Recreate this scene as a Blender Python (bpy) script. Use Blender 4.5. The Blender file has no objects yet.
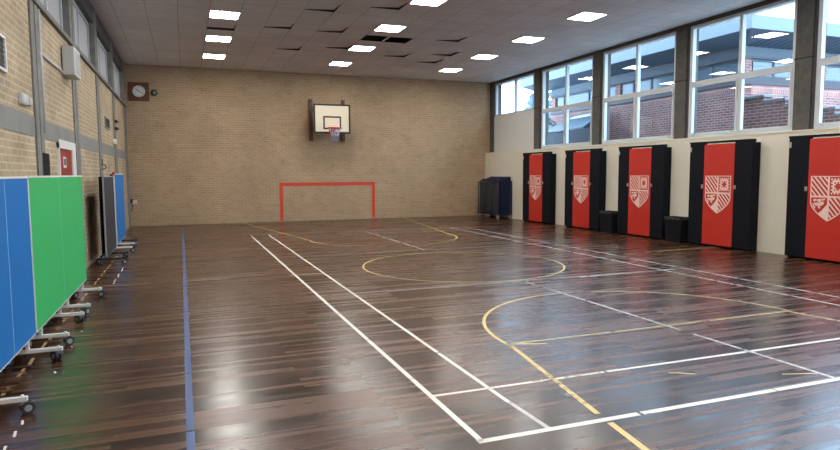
import bpy, bmesh, math, random
from mathutils import Vector, Matrix
random.seed(7)
S = bpy.context.scene
COL = S.collection
PI = math.pi

# ------------------------------------------------------------------ materials
def new_mat(name):
    m = bpy.data.materials.new(name); m.use_nodes = True
    nt = m.node_tree; nt.nodes.clear()
    out = nt.nodes.new('ShaderNodeOutputMaterial')
    return m, nt, out

def N(nt, t, **kw):
    n = nt.nodes.new(t)
    for k, v in kw.items():
        if k in n.inputs.keys(): n.inputs[k].default_value = v
        else: setattr(n, k, v)
    return n

def L(nt, a, b): nt.links.new(a, b)

def principled(name, col, rough=.5, metal=0., var=.08, scale=8., bump=0., coat=0., spec=None, stretch=(1, 1, 1)):
    m, nt, out = new_mat(name)
    p = N(nt, 'ShaderNodeBsdfPrincipled', Roughness=rough, Metallic=metal)
    if coat: p.inputs['Coat Weight'].default_value = coat
    if spec is not None: p.inputs['Specular IOR Level'].default_value = spec
    tc = N(nt, 'ShaderNodeTexCoord'); mp = N(nt, 'ShaderNodeMapping'); mp.inputs['Scale'].default_value = stretch
    L(nt, tc.outputs['Object'], mp.inputs['Vector'])
    no = N(nt, 'ShaderNodeTexNoise', Scale=scale, Detail=4.)
    L(nt, mp.outputs['Vector'], no.inputs['Vector'])
    ra = N(nt, 'ShaderNodeMapRange'); ra.inputs['To Min'].default_value = 1 - var; ra.inputs['To Max'].default_value = 1 + var
    L(nt, no.outputs['Fac'], ra.inputs['Value'])
    mx = N(nt, 'ShaderNodeMix', data_type='RGBA', blend_type='MULTIPLY')
    mx.inputs['Factor'].default_value = 1
    mx.inputs['A'].default_value = (*col, 1)
    L(nt, ra.outputs['Result'], mx.inputs[7])
    mx.inputs[6].default_value = (*col, 1)
    L(nt, mx.outputs[2], p.inputs['Base Color'])
    if bump:
        b = N(nt, 'ShaderNodeBump', Strength=bump, Distance=.01)
        L(nt, no.outputs['Fac'], b.inputs['Height']); L(nt, b.outputs['Normal'], p.inputs['Normal'])
    L(nt, p.outputs['BSDF'], out.inputs['Surface'])
    return m

def brick_mat(name, c1, c2, mortar, axis='x', bw=.225, rh=.075, ms=.009, rough=.85, patch=None, patch_amt=.0, shift=(0, 0), bump=.5, nscale=1.3, nvar=.22):
    """axis: which world axis runs along the courses"""
    m, nt, out = new_mat(name)
    p = N(nt, 'ShaderNodeBsdfPrincipled', Roughness=rough)
    p.inputs['Specular IOR Level'].default_value = .25
    tc = N(nt, 'ShaderNodeTexCoord'); sp = N(nt, 'ShaderNodeSeparateXYZ'); cb = N(nt, 'ShaderNodeCombineXYZ')
    L(nt, tc.outputs['Object'], sp.inputs[0])
    L(nt, sp.outputs['X' if axis == 'x' else 'Y'], cb.inputs['X']); L(nt, sp.outputs['Z'], cb.inputs['Y'])
    mp = N(nt, 'ShaderNodeMapping'); mp.inputs['Location'].default_value = (shift[0], shift[1], 0)
    L(nt, cb.outputs[0], mp.inputs['Vector'])
    br = N(nt, 'ShaderNodeTexBrick')
    br.inputs['Scale'].default_value = 1; br.inputs['Brick Width'].default_value = bw; br.inputs['Row Height'].default_value = rh
    br.inputs['Mortar Size'].default_value = ms; br.inputs['Mortar Smooth'].default_value = .2; br.inputs['Bias'].default_value = 0
    br.inputs['Color1'].default_value = (*c1, 1); br.inputs['Color2'].default_value = (*c2, 1); br.inputs['Mortar'].default_value = (*mortar, 1)
    L(nt, mp.outputs[0], br.inputs['Vector'])
    no = N(nt, 'ShaderNodeTexNoise', Scale=nscale, Detail=6., Roughness=.65); L(nt, tc.outputs['Object'], no.inputs['Vector'])
    ra = N(nt, 'ShaderNodeMapRange'); ra.inputs['From Min'].default_value = .3; ra.inputs['From Max'].default_value = .7
    ra.inputs['To Min'].default_value = 1 - nvar; ra.inputs['To Max'].default_value = 1 + nvar
    L(nt, no.outputs['Fac'], ra.inputs['Value'])
    mx = N(nt, 'ShaderNodeMix', data_type='RGBA', blend_type='MULTIPLY'); mx.inputs['Factor'].default_value = 1
    L(nt, br.outputs['Color'], mx.inputs[6]); L(nt, ra.outputs['Result'], mx.inputs[7])
    col = mx.outputs[2]
    if patch:
        n2 = N(nt, 'ShaderNodeTexNoise', Scale=2.2, Detail=8., Roughness=.75); L(nt, tc.outputs['Object'], n2.inputs['Vector'])
        r2 = N(nt, 'ShaderNodeMapRange'); r2.inputs['From Min'].default_value = .56; r2.inputs['From Max'].default_value = .7
        r2.inputs['To Min'].default_value = 0; r2.inputs['To Max'].default_value = patch_amt
        L(nt, n2.outputs['Fac'], r2.inputs['Value'])
        m2 = N(nt, 'ShaderNodeMix', data_type='RGBA'); L(nt, r2.outputs['Result'], m2.inputs['Factor'])
        L(nt, col, m2.inputs[6]); m2.inputs[7].default_value = (*patch, 1); col = m2.outputs[2]
    L(nt, col, p.inputs['Base Color'])
    b = N(nt, 'ShaderNodeBump', Strength=bump, Distance=.006, invert=True)
    L(nt, br.outputs['Fac'], b.inputs['Height']); L(nt, b.outputs['Normal'], p.inputs['Normal'])
    L(nt, p.outputs['BSDF'], out.inputs['Surface'])
    return m

def floor_mat():
    m, nt, out = new_mat('dark_strip_flooring')
    p = N(nt, 'ShaderNodeBsdfPrincipled')
    tc = N(nt, 'ShaderNodeTexCoord')
    br = N(nt, 'ShaderNodeTexBrick')
    for k, v in {'Scale': 1, 'Brick Width': 1.25, 'Row Height': .052, 'Mortar Size': .0016, 'Mortar Smooth': .3, 'Bias': -.1}.items(): br.inputs[k].default_value = v
    br.offset = .37; br.offset_frequency = 3
    br.inputs['Color1'].default_value = (.021, .0095, .006, 1); br.inputs['Color2'].default_value = (.115, .0475, .0225, 1); br.inputs['Mortar'].default_value = (.012, .007, .005, 1)
    L(nt, tc.outputs['Object'], br.inputs['Vector'])
    mp = N(nt, 'ShaderNodeMapping'); mp.inputs['Scale'].default_value = (.55, 7, 1); L(nt, tc.outputs['Object'], mp.inputs['Vector'])
    n1 = N(nt, 'ShaderNodeTexNoise', Scale=2.2, Detail=7., Roughness=.65); L(nt, mp.outputs[0], n1.inputs['Vector'])
    r1 = N(nt, 'ShaderNodeMapRange'); r1.inputs['From Min'].default_value = .25; r1.inputs['From Max'].default_value = .75; r1.inputs['To Min'].default_value = .55; r1.inputs['To Max'].default_value = 1.5
    L(nt, n1.outputs['Fac'], r1.inputs['Value'])
    m1 = N(nt, 'ShaderNodeMix', data_type='RGBA', blend_type='MULTIPLY'); m1.inputs['Factor'].default_value = 1
    L(nt, br.outputs['Color'], m1.inputs[6]); L(nt, r1.outputs['Result'], m1.inputs[7])
    n2 = N(nt, 'ShaderNodeTexNoise', Scale=.55, Detail=5., Roughness=.6); L(nt, tc.outputs['Object'], n2.inputs['Vector'])
    r2 = N(nt, 'ShaderNodeMapRange'); r2.inputs['From Min'].default_value = .3; r2.inputs['From Max'].default_value = .7; r2.inputs['To Min'].default_value = .8; r2.inputs['To Max'].default_value = 1.2
    L(nt, n2.outputs['Fac'], r2.inputs['Value'])
    m2 = N(nt, 'ShaderNodeMix', data_type='RGBA', blend_type='MULTIPLY'); m2.inputs['Factor'].default_value = 1
    L(nt, m1.outputs[2], m2.inputs[6]); L(nt, r2.outputs['Result'], m2.inputs[7])
    L(nt, m2.outputs[2], p.inputs['Base Color'])
    r3 = N(nt, 'ShaderNodeMapRange'); r3.inputs['From Min'].default_value = .3; r3.inputs['From Max'].default_value = .7; r3.inputs['To Min'].default_value = .17; r3.inputs['To Max'].default_value = .25
    n3 = N(nt, 'ShaderNodeTexNoise', Scale=1.6, Detail=8., Roughness=.7); L(nt, mp.outputs[0], n3.inputs['Vector'])
    L(nt, n3.outputs['Fac'], r3.inputs['Value'])
    b2 = N(nt, 'ShaderNodeTexBrick'); b2.offset = .37; b2.offset_frequency = 3
    for k, v in {'Scale': 1, 'Brick Width': 1.25, 'Row Height': .052, 'Mortar Size': 0, 'Bias': 0}.items(): b2.inputs[k].default_value = v
    b2.inputs['Color1'].default_value = (0, 0, 0, 1); b2.inputs['Color2'].default_value = (1, 1, 1, 1)
    L(nt, tc.outputs['Object'], b2.inputs['Vector'])
    ra = N(nt, 'ShaderNodeMath', operation='MULTIPLY_ADD'); ra.inputs[1].default_value = .10
    L(nt, b2.outputs['Color'], ra.inputs[0]); L(nt, r3.outputs['Result'], ra.inputs[2]); L(nt, ra.outputs[0], p.inputs['Roughness'])
    p.inputs['Specular IOR Level'].default_value = .62
    # every board lies at its own faint slope, and the boards cup a little
    hm = N(nt, 'ShaderNodeMath', operation='MULTIPLY_ADD'); hm.inputs[1].default_value = .5
    L(nt, br.outputs['Fac'], hm.inputs[0]); 
    n4 = N(nt, 'ShaderNodeTexNoise', Scale=3., Detail=3.); mp4 = N(nt, 'ShaderNodeMapping'); mp4.inputs['Scale'].default_value = (.3, 2.2, 1)
    L(nt, tc.outputs['Object'], mp4.inputs['Vector']); L(nt, mp4.outputs[0], n4.inputs['Vector'])
    sc = N(nt, 'ShaderNodeMath', operation='MULTIPLY'); sc.inputs[1].default_value = 0.; L(nt, n4.outputs['Fac'], sc.inputs[0]); L(nt, sc.outputs[0], hm.inputs[2])
    b = N(nt, 'ShaderNodeBump', Strength=.22, Distance=.003, invert=True)
    L(nt, hm.outputs[0], b.inputs['Height']); L(nt, b.outputs['Normal'], p.inputs['Normal'])
    L(nt, p.outputs['BSDF'], out.inputs['Surface'])
    return m

def ceiling_mat():
    m, nt, out = new_mat('mineral_ceiling_tiles')
    p = N(nt, 'ShaderNodeBsdfPrincipled', Roughness=.9); p.inputs['Specular IOR Level'].default_value = .1
    tc = N(nt, 'ShaderNodeTexCoord'); mp = N(nt, 'ShaderNodeMapping')
    mp.inputs['Location'].default_value = (-.6 + .61 * 10, -13.58 + .61 * 40, 0)
    L(nt, tc.outputs['Object'], mp.inputs['Vector'])
    br = N(nt, 'ShaderNodeTexBrick'); br.offset = 0; br.squash = 1
    for k, v in {'Scale': 1, 'Brick Width': .61, 'Row Height': .61, 'Mortar Size': .006, 'Mortar Smooth': .2, 'Bias': 0}.items(): br.inputs[k].default_value = v
    br.inputs['Color1'].default_value = (.76, .765, .79, 1); br.inputs['Color2'].default_value = (.81, .815, .84, 1); br.inputs['Mortar'].default_value = (.40, .40, .40, 1)
    L(nt, mp.outputs[0], br.inputs['Vector'])
    n1 = N(nt, 'ShaderNodeTexNoise', Scale=1.1, Detail=6., Roughness=.6); L(nt, tc.outputs['Object'], n1.inputs['Vector'])
    n2 = N(nt, 'ShaderNodeTexNoise', Scale=40., Detail=3.); L(nt, tc.outputs['Object'], n2.inputs['Vector'])
    ad = N(nt, 'ShaderNodeMath', operation='ADD'); L(nt, n1.outputs['Fac'], ad.inputs[0]); L(nt, n2.outputs['Fac'], ad.inputs[1])
    r = N(nt, 'ShaderNodeMapRange'); r.inputs['From Min'].default_value = .6; r.inputs['From Max'].default_value = 1.4; r.inputs['To Min'].default_value = .86; r.inputs['To Max'].default_value = 1.12
    L(nt, ad.outputs[0], r.inputs['Value'])
    mx = N(nt, 'ShaderNodeMix', data_type='RGBA', blend_type='MULTIPLY'); mx.inputs['Factor'].default_value = 1
    L(nt, br.outputs['Color'], mx.inputs[6]); L(nt, r.outputs['Result'], mx.inputs[7]); L(nt, mx.outputs[2], p.inputs['Base Color'])
    L(nt, p.outputs['BSDF'], out.inputs['Surface'])
    return m

def emit_mat(name, col, strength):
    m, nt, out = new_mat(name)
    e = N(nt, 'ShaderNodeEmission', Color=(*col, 1), Strength=strength); L(nt, e.outputs[0], out.inputs['Surface'])
    return m

def glass_mat(name, tint=(.93, .97, 1.), f0=.085):
    """thin double surface pane: Schlick reflection over a clear transmission"""
    m, nt, out = new_mat(name)
    t = N(nt, 'ShaderNodeBsdfTransparent', Color=(*tint, 1)); g = N(nt, 'ShaderNodeBsdfGlossy', Roughness=.0)
    lw = N(nt, 'ShaderNodeLayerWeight', Blend=.5); pw = N(nt, 'ShaderNodeMath', operation='POWER'); pw.inputs[1].default_value = 5
    ma = N(nt, 'ShaderNodeMath', operation='MULTIPLY_ADD'); ma.inputs[1].default_value = 1 - f0; ma.inputs[2].default_value = f0
    mx = N(nt, 'ShaderNodeMixShader')
    L(nt, lw.outputs['Facing'], pw.inputs[0]); L(nt, pw.outputs[0], ma.inputs[0]); L(nt, ma.outputs[0], mx.inputs[0])
    L(nt, t.outputs[0], mx.inputs[1]); L(nt, g.outputs[0], mx.inputs[2]); L(nt, mx.outputs[0], out.inputs['Surface'])
    return m

def frosted_mat(name, col):
    m, nt, out = new_mat(name)
    t = N(nt, 'ShaderNodeBsdfTranslucent', Color=(*col, 1)); g = N(nt, 'ShaderNodeBsdfPrincipled', Roughness=.3); g.inputs['Base Color'].default_value = (.6, .62, .65, 1)
    mx = N(nt, 'ShaderNodeMixShader'); mx.inputs[0].default_value = .35
    L(nt, t.outputs[0], mx.inputs[1]); L(nt, g.outputs[0], mx.inputs[2]); L(nt, mx.outputs[0], out.inputs['Surface'])
    return m

def paint_mat(name, col, wear=.35, scale=14.):
    """floor tape / paint with worn patches that let the boards show"""
    m, nt, out = new_mat(name)
    p = N(nt, 'ShaderNodeBsdfPrincipled', Roughness=.38); p.inputs['Base Color'].default_value = (*col, 1)
    t = N(nt, 'ShaderNodeBsdfTransparent'); mx = N(nt, 'ShaderNodeMixShader')
    tc = N(nt, 'ShaderNodeTexCoord'); no = N(nt, 'ShaderNodeTexNoise', Scale=scale, Detail=6., Roughness=.7); L(nt, tc.outputs['Object'], no.inputs['Vector'])
    n2 = N(nt, 'ShaderNodeTexNoise', Scale=.9, Detail=2.); L(nt, tc.outputs['Object'], n2.inputs['Vector'])
    a = N(nt, 'ShaderNodeMath', operation='ADD'); L(nt, no.outputs['Fac'], a.inputs[0]); L(nt, n2.outputs['Fac'], a.inputs[1])
    r = N(nt, 'ShaderNodeMapRange'); r.inputs['From Min'].default_value = .62 + wear * .35; r.inputs['From Max'].default_value = .80 + wear * .35; r.inputs['To Min'].default_value = .0; r.inputs['To Max'].default_value = .95
    L(nt, a.outputs[0], r.inputs['Value'])
    L(nt, r.outputs['Result'], mx.inputs[0]); L(nt, t.outputs[0], mx.inputs[1]); L(nt, p.outputs[0], mx.inputs[2]); L(nt, mx.outputs[0], out.inputs['Surface'])
    return m

M = dict(
    floor=floor_mat(), ceiling=ceiling_mat(),
    brick_back=brick_mat('buff_brick_end_wall', (.365, .245, .142), (.425, .298, .180), (.46, .36, .25), 'x', ms=.009, patch=(.22, .14, .082), patch_amt=.42, nvar=.10, nscale=.8),
    brick_left=brick_mat('buff_brick_side_wall', (.36, .26, .155), (.43, .325, .205), (.50, .42, .31), 'y', ms=.010, patch=(.66, .59, .47), patch_amt=.5),
    brick_plain=brick_mat('buff_brick_near_wall', (.36, .255, .165), (.46, .34, .225), (.40, .32, .23), 'x'),
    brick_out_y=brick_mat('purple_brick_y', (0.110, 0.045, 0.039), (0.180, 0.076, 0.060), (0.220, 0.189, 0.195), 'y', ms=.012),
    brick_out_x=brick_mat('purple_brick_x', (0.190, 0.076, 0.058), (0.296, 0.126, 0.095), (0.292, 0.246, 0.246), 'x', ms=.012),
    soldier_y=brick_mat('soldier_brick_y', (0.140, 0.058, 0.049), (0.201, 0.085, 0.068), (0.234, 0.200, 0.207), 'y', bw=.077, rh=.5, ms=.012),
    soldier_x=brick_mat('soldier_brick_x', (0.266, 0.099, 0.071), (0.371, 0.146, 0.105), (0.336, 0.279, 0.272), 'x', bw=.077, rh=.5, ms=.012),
    cream=principled('cream_painted_boarding', (.69, .64, .53), .45, var=.05, scale=2.5),
    white_panel=principled('white_louvred_panel', (.62, .62, .60), .5, var=.04),
    concrete=principled('weathered_concrete', (.20, .19, .17), .85, var=.45, scale=6, bump=.25),
    concrete_dark=principled('dark_concrete_pillar', (.085, .078, .068), .8, var=.5, scale=9, bump=.25),
    concrete_band=principled('grey_concrete_band', (.22, .215, .20), .85, var=.3, scale=4, bump=.2),
    beam=principled('dark_beam', (.055, .055, .058), .7, var=.3),
    groove=principled('dark_joint', (.03, .028, .025), .9),
    alu=principled('white_window_frame', (.52, .55, .56), .4, var=.05),
    glass=glass_mat('window_glass'),
    glass_far=principled('far_window_glass', (0.091, 0.130, 0.162), .12, var=.15, scale=1.5),
    frosted=frosted_mat('frosted_glass', (.30, .25, .22)),
    led=emit_mat('led_diffuser', (1., .965, .91), 23.),
    white_metal=principled('white_powder_coat', (.72, .72, .70), .35, var=.04),
    light_metal=principled('light_grey_metal', (.50, .51, .51), .35, var=.06),
    steel=principled('brushed_steel', (.55, .54, .50), .3, metal=.9),
    dark_metal=principled('black_metal', (.016, .016, .018), .45),
    rubber=principled('black_rubber', (.02, .02, .022), .6),
    hub=principled('grey_castor_hub', (.30, .31, .32), .4),
    black_lam=principled('black_laminate', (.0055, .0072, .012), .55, var=.2, scale=3, spec=.14),
    red_lam=principled('red_laminate', (.50, .026, .016), .42, var=.05, scale=3),
    crest=principled('pale_crest_print', (.80, .60, .53), .5, var=.05),
    blue_board=principled('blue_board', (.004, .15, .45), .5, var=.05, scale=3, spec=.25),
    green_board=principled('green_board', (.036, .43, .125), .5, var=.05, scale=3, spec=.25),
    grey_board=principled('dark_grey_board', (.034, .036, .048), .5, var=.12, scale=4, spec=.25),
    seam=principled('seam_line', (.35, .55, .62), .5),
    red_door=principled('red_door_paint', (.30, .025, .018), .4, var=.1),
    white_paint=principled('white_gloss_paint', (.72, .71, .68), .4, var=.05),
    red_tape=principled('red_wall_paint', (.60, .055, .024), .6, var=.12, scale=20),
    timber=principled('brown_timber', (.10, .042, .022), .5, var=.25, scale=12, stretch=(1, 1, .2)),
    clock_wood=principled('red_brown_wood', (.12, .035, .016), .45, var=.2, scale=10),
    dial=principled('silver_clock_face', (.68, .68, .66), .35, var=.05),
    bell=principled('dark_green_bell', (.045, .06, .045), .35),
    cream_board=principled('cream_backboard', (.68, .60, .45), .45, var=.03),
    black_paint=principled('black_paint', (.012, .012, .012), .5),
    red_metal=principled('red_metal', (.55, .03, .025), .4),
    cord=principled('white_cord', (.55, .58, .66), .8),
    cord_blue=principled('blue_cord', (.20, .28, .45), .8),
    bin=principled('black_bin_plastic', (.008, .009, .012), .45, var=.2, spec=.15),
    bag=principled('bin_bag_edge', (.035, .04, .04), .35, var=.6, scale=30),
    mat_blue=principled('blue_vinyl_mat', (.007, .018, .060), .5, var=.25, scale=6),
    mat_grey=principled('dark_grey_vinyl', (.025, .028, .036), .55, var=.2, scale=6),
    navy_metal=principled('navy_metal', (.010, .014, .03), .4),
    tile_edge=principled('tile_edge', (.30, .28, .27), .9),
    void=principled('dark_roof_void', (.03, .03, .032), .95),
    fascia=principled('pale_blue_fascia', (0.105, 0.131, 0.146), .5, var=.06, scale=1.),
    soffit=principled('blue_grey_soffit', (0.028, 0.052, 0.080), .6, var=.25, scale=3, stretch=(1, 6, 1)),
    soffit_rib=principled('ribbed_soffit', (0.037, 0.062, 0.092), .6, var=.25, scale=3),
    pale_band=principled('pale_render_band', (0.077, 0.098, 0.119), .6, var=.1),
    gutter=principled('dark_gutter', (.03, .035, .05), .5),
    mauve=principled('mauve_sill_band', (0.041, 0.035, 0.043), .6, var=.1),
    coping=principled('blue_grey_coping', (0.106, 0.130, 0.150), .5, var=.15),
    shed_board=principled('blue_grey_fence_boards', (0.013, 0.026, 0.047), .7, var=.25, scale=5, stretch=(1, 8, .4)),
    shed_roof=principled('pale_blue_sheet_roof', (0.047, 0.081, 0.107), .5, var=.25, scale=4),
    shed_ridge=principled('white_sheet_edge', (0.450, 0.468, 0.480), .5),
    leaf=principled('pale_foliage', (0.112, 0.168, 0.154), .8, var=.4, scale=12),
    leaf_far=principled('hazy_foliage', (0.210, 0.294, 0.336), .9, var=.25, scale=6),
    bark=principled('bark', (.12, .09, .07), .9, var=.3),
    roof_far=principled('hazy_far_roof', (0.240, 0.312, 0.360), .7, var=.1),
    ground=principled('pale_bounce_yard', (0.448, 0.448, 0.440), .9, var=.2, scale=2),  # unseen concrete yard, made pale so it bounces skylight up onto the ceiling
    socket=principled('cream_plastic', (.55, .53, .48), .45),
    mesh_dark=principled('dark_vent_mesh', (.045, .042, .038), .7, var=.4, scale=40),
    line_white=paint_mat('white_court_paint', (.78, .77, .72), .0),
    line_white_worn=paint_mat('worn_white_court_paint', (.58, .58, .58), .36, 9.),
    line_faint=paint_mat('faded_grey_court_paint', (.34, .33, .33), .36, 9.),
    line_yellow=paint_mat('yellow_court_paint', (.70, .53, .21), .04),
    line_yellow_worn=paint_mat('worn_yellow_court_paint', (.52, .42, .20), .40, 9.),
    line_blue=paint_mat('blue_court_tape', (.05, .105, .27), .05, 6.),
    line_dark=paint_mat('dark_court_paint', (.018, .018, .024), .2, 9.),
    line_old=paint_mat('old_wood_filler', (.42, .30, .16), .45, 9.),
)

# ------------------------------------------------------------------ mesh helpers
class MB:
    def __init__(s): s.bm = bmesh.new()
    def box(s, a, b, bev=0.):
        bm = bmesh.new()
        bmesh.ops.create_cube(bm, size=1)
        ctr = [(a[i] + b[i]) / 2 for i in range(3)]; sz = [abs(b[i] - a[i]) for i in range(3)]
        for v in bm.verts: v.co = Vector([v.co[i] * sz[i] + ctr[i] for i in range(3)])
        if bev: bmesh.ops.bevel(bm, geom=bm.edges[:], offset=min(bev, min(sz) * .45), segments=2, affect='EDGES', profile=.5)
        return s._join(bm)
    def _join(s, bm, mat=None):
        if mat is not None: bm.transform(mat)
        me = bpy.data.meshes.new('tmp'); bm.to_mesh(me); bm.free(); s.bm.from_mesh(me); bpy.data.meshes.remove(me)
        return s
    def cyl(s, a, b, r, seg=16, r2=None, caps=True):
        a, b = Vector(a), Vector(b); d = b - a
        bm = bmesh.new()
        bmesh.ops.create_cone(bm, cap_ends=caps, segments=seg, radius1=r, radius2=r if r2 is None else r2, depth=d.length)
        m = Matrix.Translation((a + b) / 2) @ d.to_track_quat('Z', 'Y').to_matrix().to_4x4()
        for f in bm.faces:
            if len(f.verts) == 4: f.smooth = True
        return s._join(bm, m)
    def tube(s, pts, r, seg=8):
        pts = [Vector(p) for p in pts]
        for i in range(len(pts) - 1):
            s.cyl(pts[i], pts[i + 1], r, seg)
        for p in pts[1:-1]:
            bm = bmesh.new(); bmesh.ops.create_uvsphere(bm, u_segments=seg, v_segments=6, radius=r); s._join(bm, Matrix.Translation(p))
        return s
    def sphere(s, c, r, u=16, v=10, scale=(1, 1, 1)):
        bm = bmesh.new(); bmesh.ops.create_uvsphere(bm, u_segments=u, v_segments=v, radius=r)
        for f in bm.faces: f.smooth = True
        return s._join(bm, Matrix.Translation(c) @ Matrix.Diagonal((*scale, 1)))
    def torus(s, c, R, r, axis='z', seg=32, sub=8):
        bm = bmesh.new(); rings = []
        for i in range(seg):
            t = 2 * PI * i / seg; ring = []
            for j in range(sub):
                q = 2 * PI * j / sub; x = (R + r * math.cos(q)); ring.append(bm.verts.new((x * math.cos(t), x * math.sin(t), r * math.sin(q))))
            rings.append(ring)
        for i in range(seg):
            for j in range(sub):
                f = bm.faces.new((rings[i][j], rings[(i + 1) % seg][j], rings[(i + 1) % seg][(j + 1) % sub], rings[i][(j + 1) % sub])); f.smooth = True
        m = Matrix.Translation(c)
        if axis == 'x': m = m @ Matrix.Rotation(PI / 2, 4, 'Y')
        if axis == 'y': m = m @ Matrix.Rotation(PI / 2, 4, 'X')
        return s._join(bm, m)
    def poly(s, pts, h=None):
        """flat polygon, or a prism when h (a vector) is given"""
        vs = [s.bm.verts.new(p) for p in pts]; s.bm.faces.new(vs)
        if h is not None:
            h = Vector(h); ws = [s.bm.verts.new(Vector(p) + h) for p in pts]; s.bm.faces.new(ws[::-1])
            n = len(vs)
            for i in range(n): s.bm.faces.new((vs[i], ws[i], ws[(i + 1) % n], vs[(i + 1) % n]))
        return s
    def build(s, name, mat, parent=None, smooth=False):
        bmesh.ops.recalc_face_normals(s.bm, faces=s.bm.faces[:])
        if parent is not None:
            bmesh.ops.translate(s.bm, verts=s.bm.verts[:], vec=-wloc(parent))
        me = bpy.data.meshes.new(name); s.bm.to_mesh(me); s.bm.free()
        if mat is not None: me.materials.append(M[mat] if isinstance(mat, str) else mat)
        o = bpy.data.objects.new(name, me); COL.objects.link(o)
        if parent is not None: o.parent = parent
        return o

def wloc(o):
    v = Vector((0, 0, 0))
    while o is not None: v += o.location; o = o.parent
    return v

def thing(name, loc, label, cat, group=None):
    o = bpy.data.objects.new(name, None); o.location = loc; o.empty_display_size = .1; COL.objects.link(o)
    return tag(o, label, cat, group)

def tag(o, label, cat, group=None):
    o['label'] = label; o['category'] = cat
    if group: o['group'] = group
    return o

def struct(o): o['kind'] = 'structure'; return o

def copy_tree(o, parent=None):
    c = o.copy(); COL.objects.link(c)
    if parent is not None: c.parent = parent
    for ch in list(o.children): copy_tree(ch, c)
    return c

def one(mb_fn, name, mat, label, cat, group=None, loc=(0, 0, 0)):
    """a single-mesh thing with its origin at loc"""
    mb = MB(); mb_fn(mb)
    bmesh.ops.translate(mb.bm, verts=mb.bm.verts[:], vec=-Vector(loc))
    o = mb.build(name, mat); o.location = loc
    return tag(o, label, cat, group)

# ------------------------------------------------------------------ dimensions (metres; camera stands at x=0, y=0)
CAM_H = 1.595
XL, XR, YB, YF, ZC = -1.62, 10.64, 21.0, -4.2, 4.955
XW = 10.87                                   # plane of the upper right wall
SILL_R, HEAD_R = 2.35, 4.80
SILL_L, HEAD_L = 3.66, 4.64
BAY = 3.05
pil_left = [8.62 - BAY * 4, 8.62 - BAY * 3, 8.62 - 2 * BAY, 8.62 - BAY, 8.62, 11.43, 14.40, 17.50, 20.6]
pil_right = [8.37 - BAY * 4, 8.37 - BAY * 3, 8.37 - 2 * BAY, 8.37 - BAY, 8.37, 11.42, 14.56, 17.68]

# ------------------------------------------------------------------ room shell
fl = MB(); fl.box((XL - .15, YF - .1, -.12), (XW + .2, YB + .1, 0)); FLOOR = struct(fl.build('floor', 'floor'))

w = MB(); w.box((XL - .15, YB, 0), (XW + .3, YB + .25, ZC + .7)); struct(w.build('wall_back', 'brick_back'))
w = MB(); w.box((XL - .15, YF - .25, 0), (XW + .3, YF, ZC + .7)); struct(w.build('wall_front', 'brick_plain'))
w = MB(); w.box((XL - .28, YF, 0), (XL, YB, SILL_L)); WALL_L = struct(w.build('wall_left', 'brick_left'))
w = MB(); w.box((XR, YF, 0), (XW + .12, YB, SILL_R - .02)); WALL_R = struct(w.build('wall_right', 'cream'))
for k, yy in enumerate([19.9, 18.2]):
    pass
# left wall: concrete band, sill, head beam
b = MB(); b.box((XL - .02, YF, 2.05), (XL + .006, YB, 2.28)); o = struct(b.build('trim_1', 'concrete_band'))
b = MB(); b.box((XL - .2, YF, SILL_L - .02), (XL + .05, YB, SILL_L + .045)); struct(b.build('trim_2', 'concrete'))
b = MB(); b.box((XL - .28, YF, HEAD_L), (XL + .015, YB, ZC + .7)); struct(b.build('trim_3', 'beam'))
# right wall: head beam and sill
b = MB(); b.box((XW - .03, YF, HEAD_R + .07), (XW + .3, YB, ZC + .7)); struct(b.build('trim_4', 'beam'))
b = MB(); b.box((XR - .012, YF, SILL_R - .035), (XW + .12, YB, SILL_R)); struct(b.build('trim_5', 'cream'))
tn = 6
for i, y in enumerate(pil_left):
    b = MB()
    b.box((XL - .28, y - .21 if i else YF, 0), (XL + .022, y - .02, ZC)); b.box((XL - .28, y + .02, 0), (XL + .022, y + .21 if i < len(pil_left) - 1 else YB, ZC))
    o = struct(b.build('trim_%d' % tn, 'concrete')); tn += 1
    g = MB(); g.box((XL - .2, y - .021, 0), (XL + .012, y + .021, ZC)); g.build('pillar_joint', 'groove', o)
for i, y in enumerate(pil_right):
    b = MB(); b.box((XW - .045, y - .17, SILL_R), (XW + .3, y + .17, 3.68)); b.box((XW - .045, y - .17, 3.695), (XW + .3, y + .17, ZC), 0)
    o = struct(b.build('trim_%d' % tn, 'concrete_dark')); tn += 1
    g = MB(); g.box((XW - .052, y - .18, 3.674), (XW + .2, y + .18, 3.70)); g.build('pillar_joint', 'groove', o)
    g = MB(); g.box((XW - .01, y - .235, SILL_R), (XW + .2, y - .171, HEAD_R + .08)); g.box((XW - .01, y + .171, SILL_R), (XW + .2, y + .180, HEAD_R + .08)); g.build('pillar_rebate', 'beam', o)
b = MB(); b.box((XW - .045, 20.72, SILL_R), (XW + .3, YB, ZC)); struct(b.build('trim_%d' % tn, 'concrete_dark')); tn += 1

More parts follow.
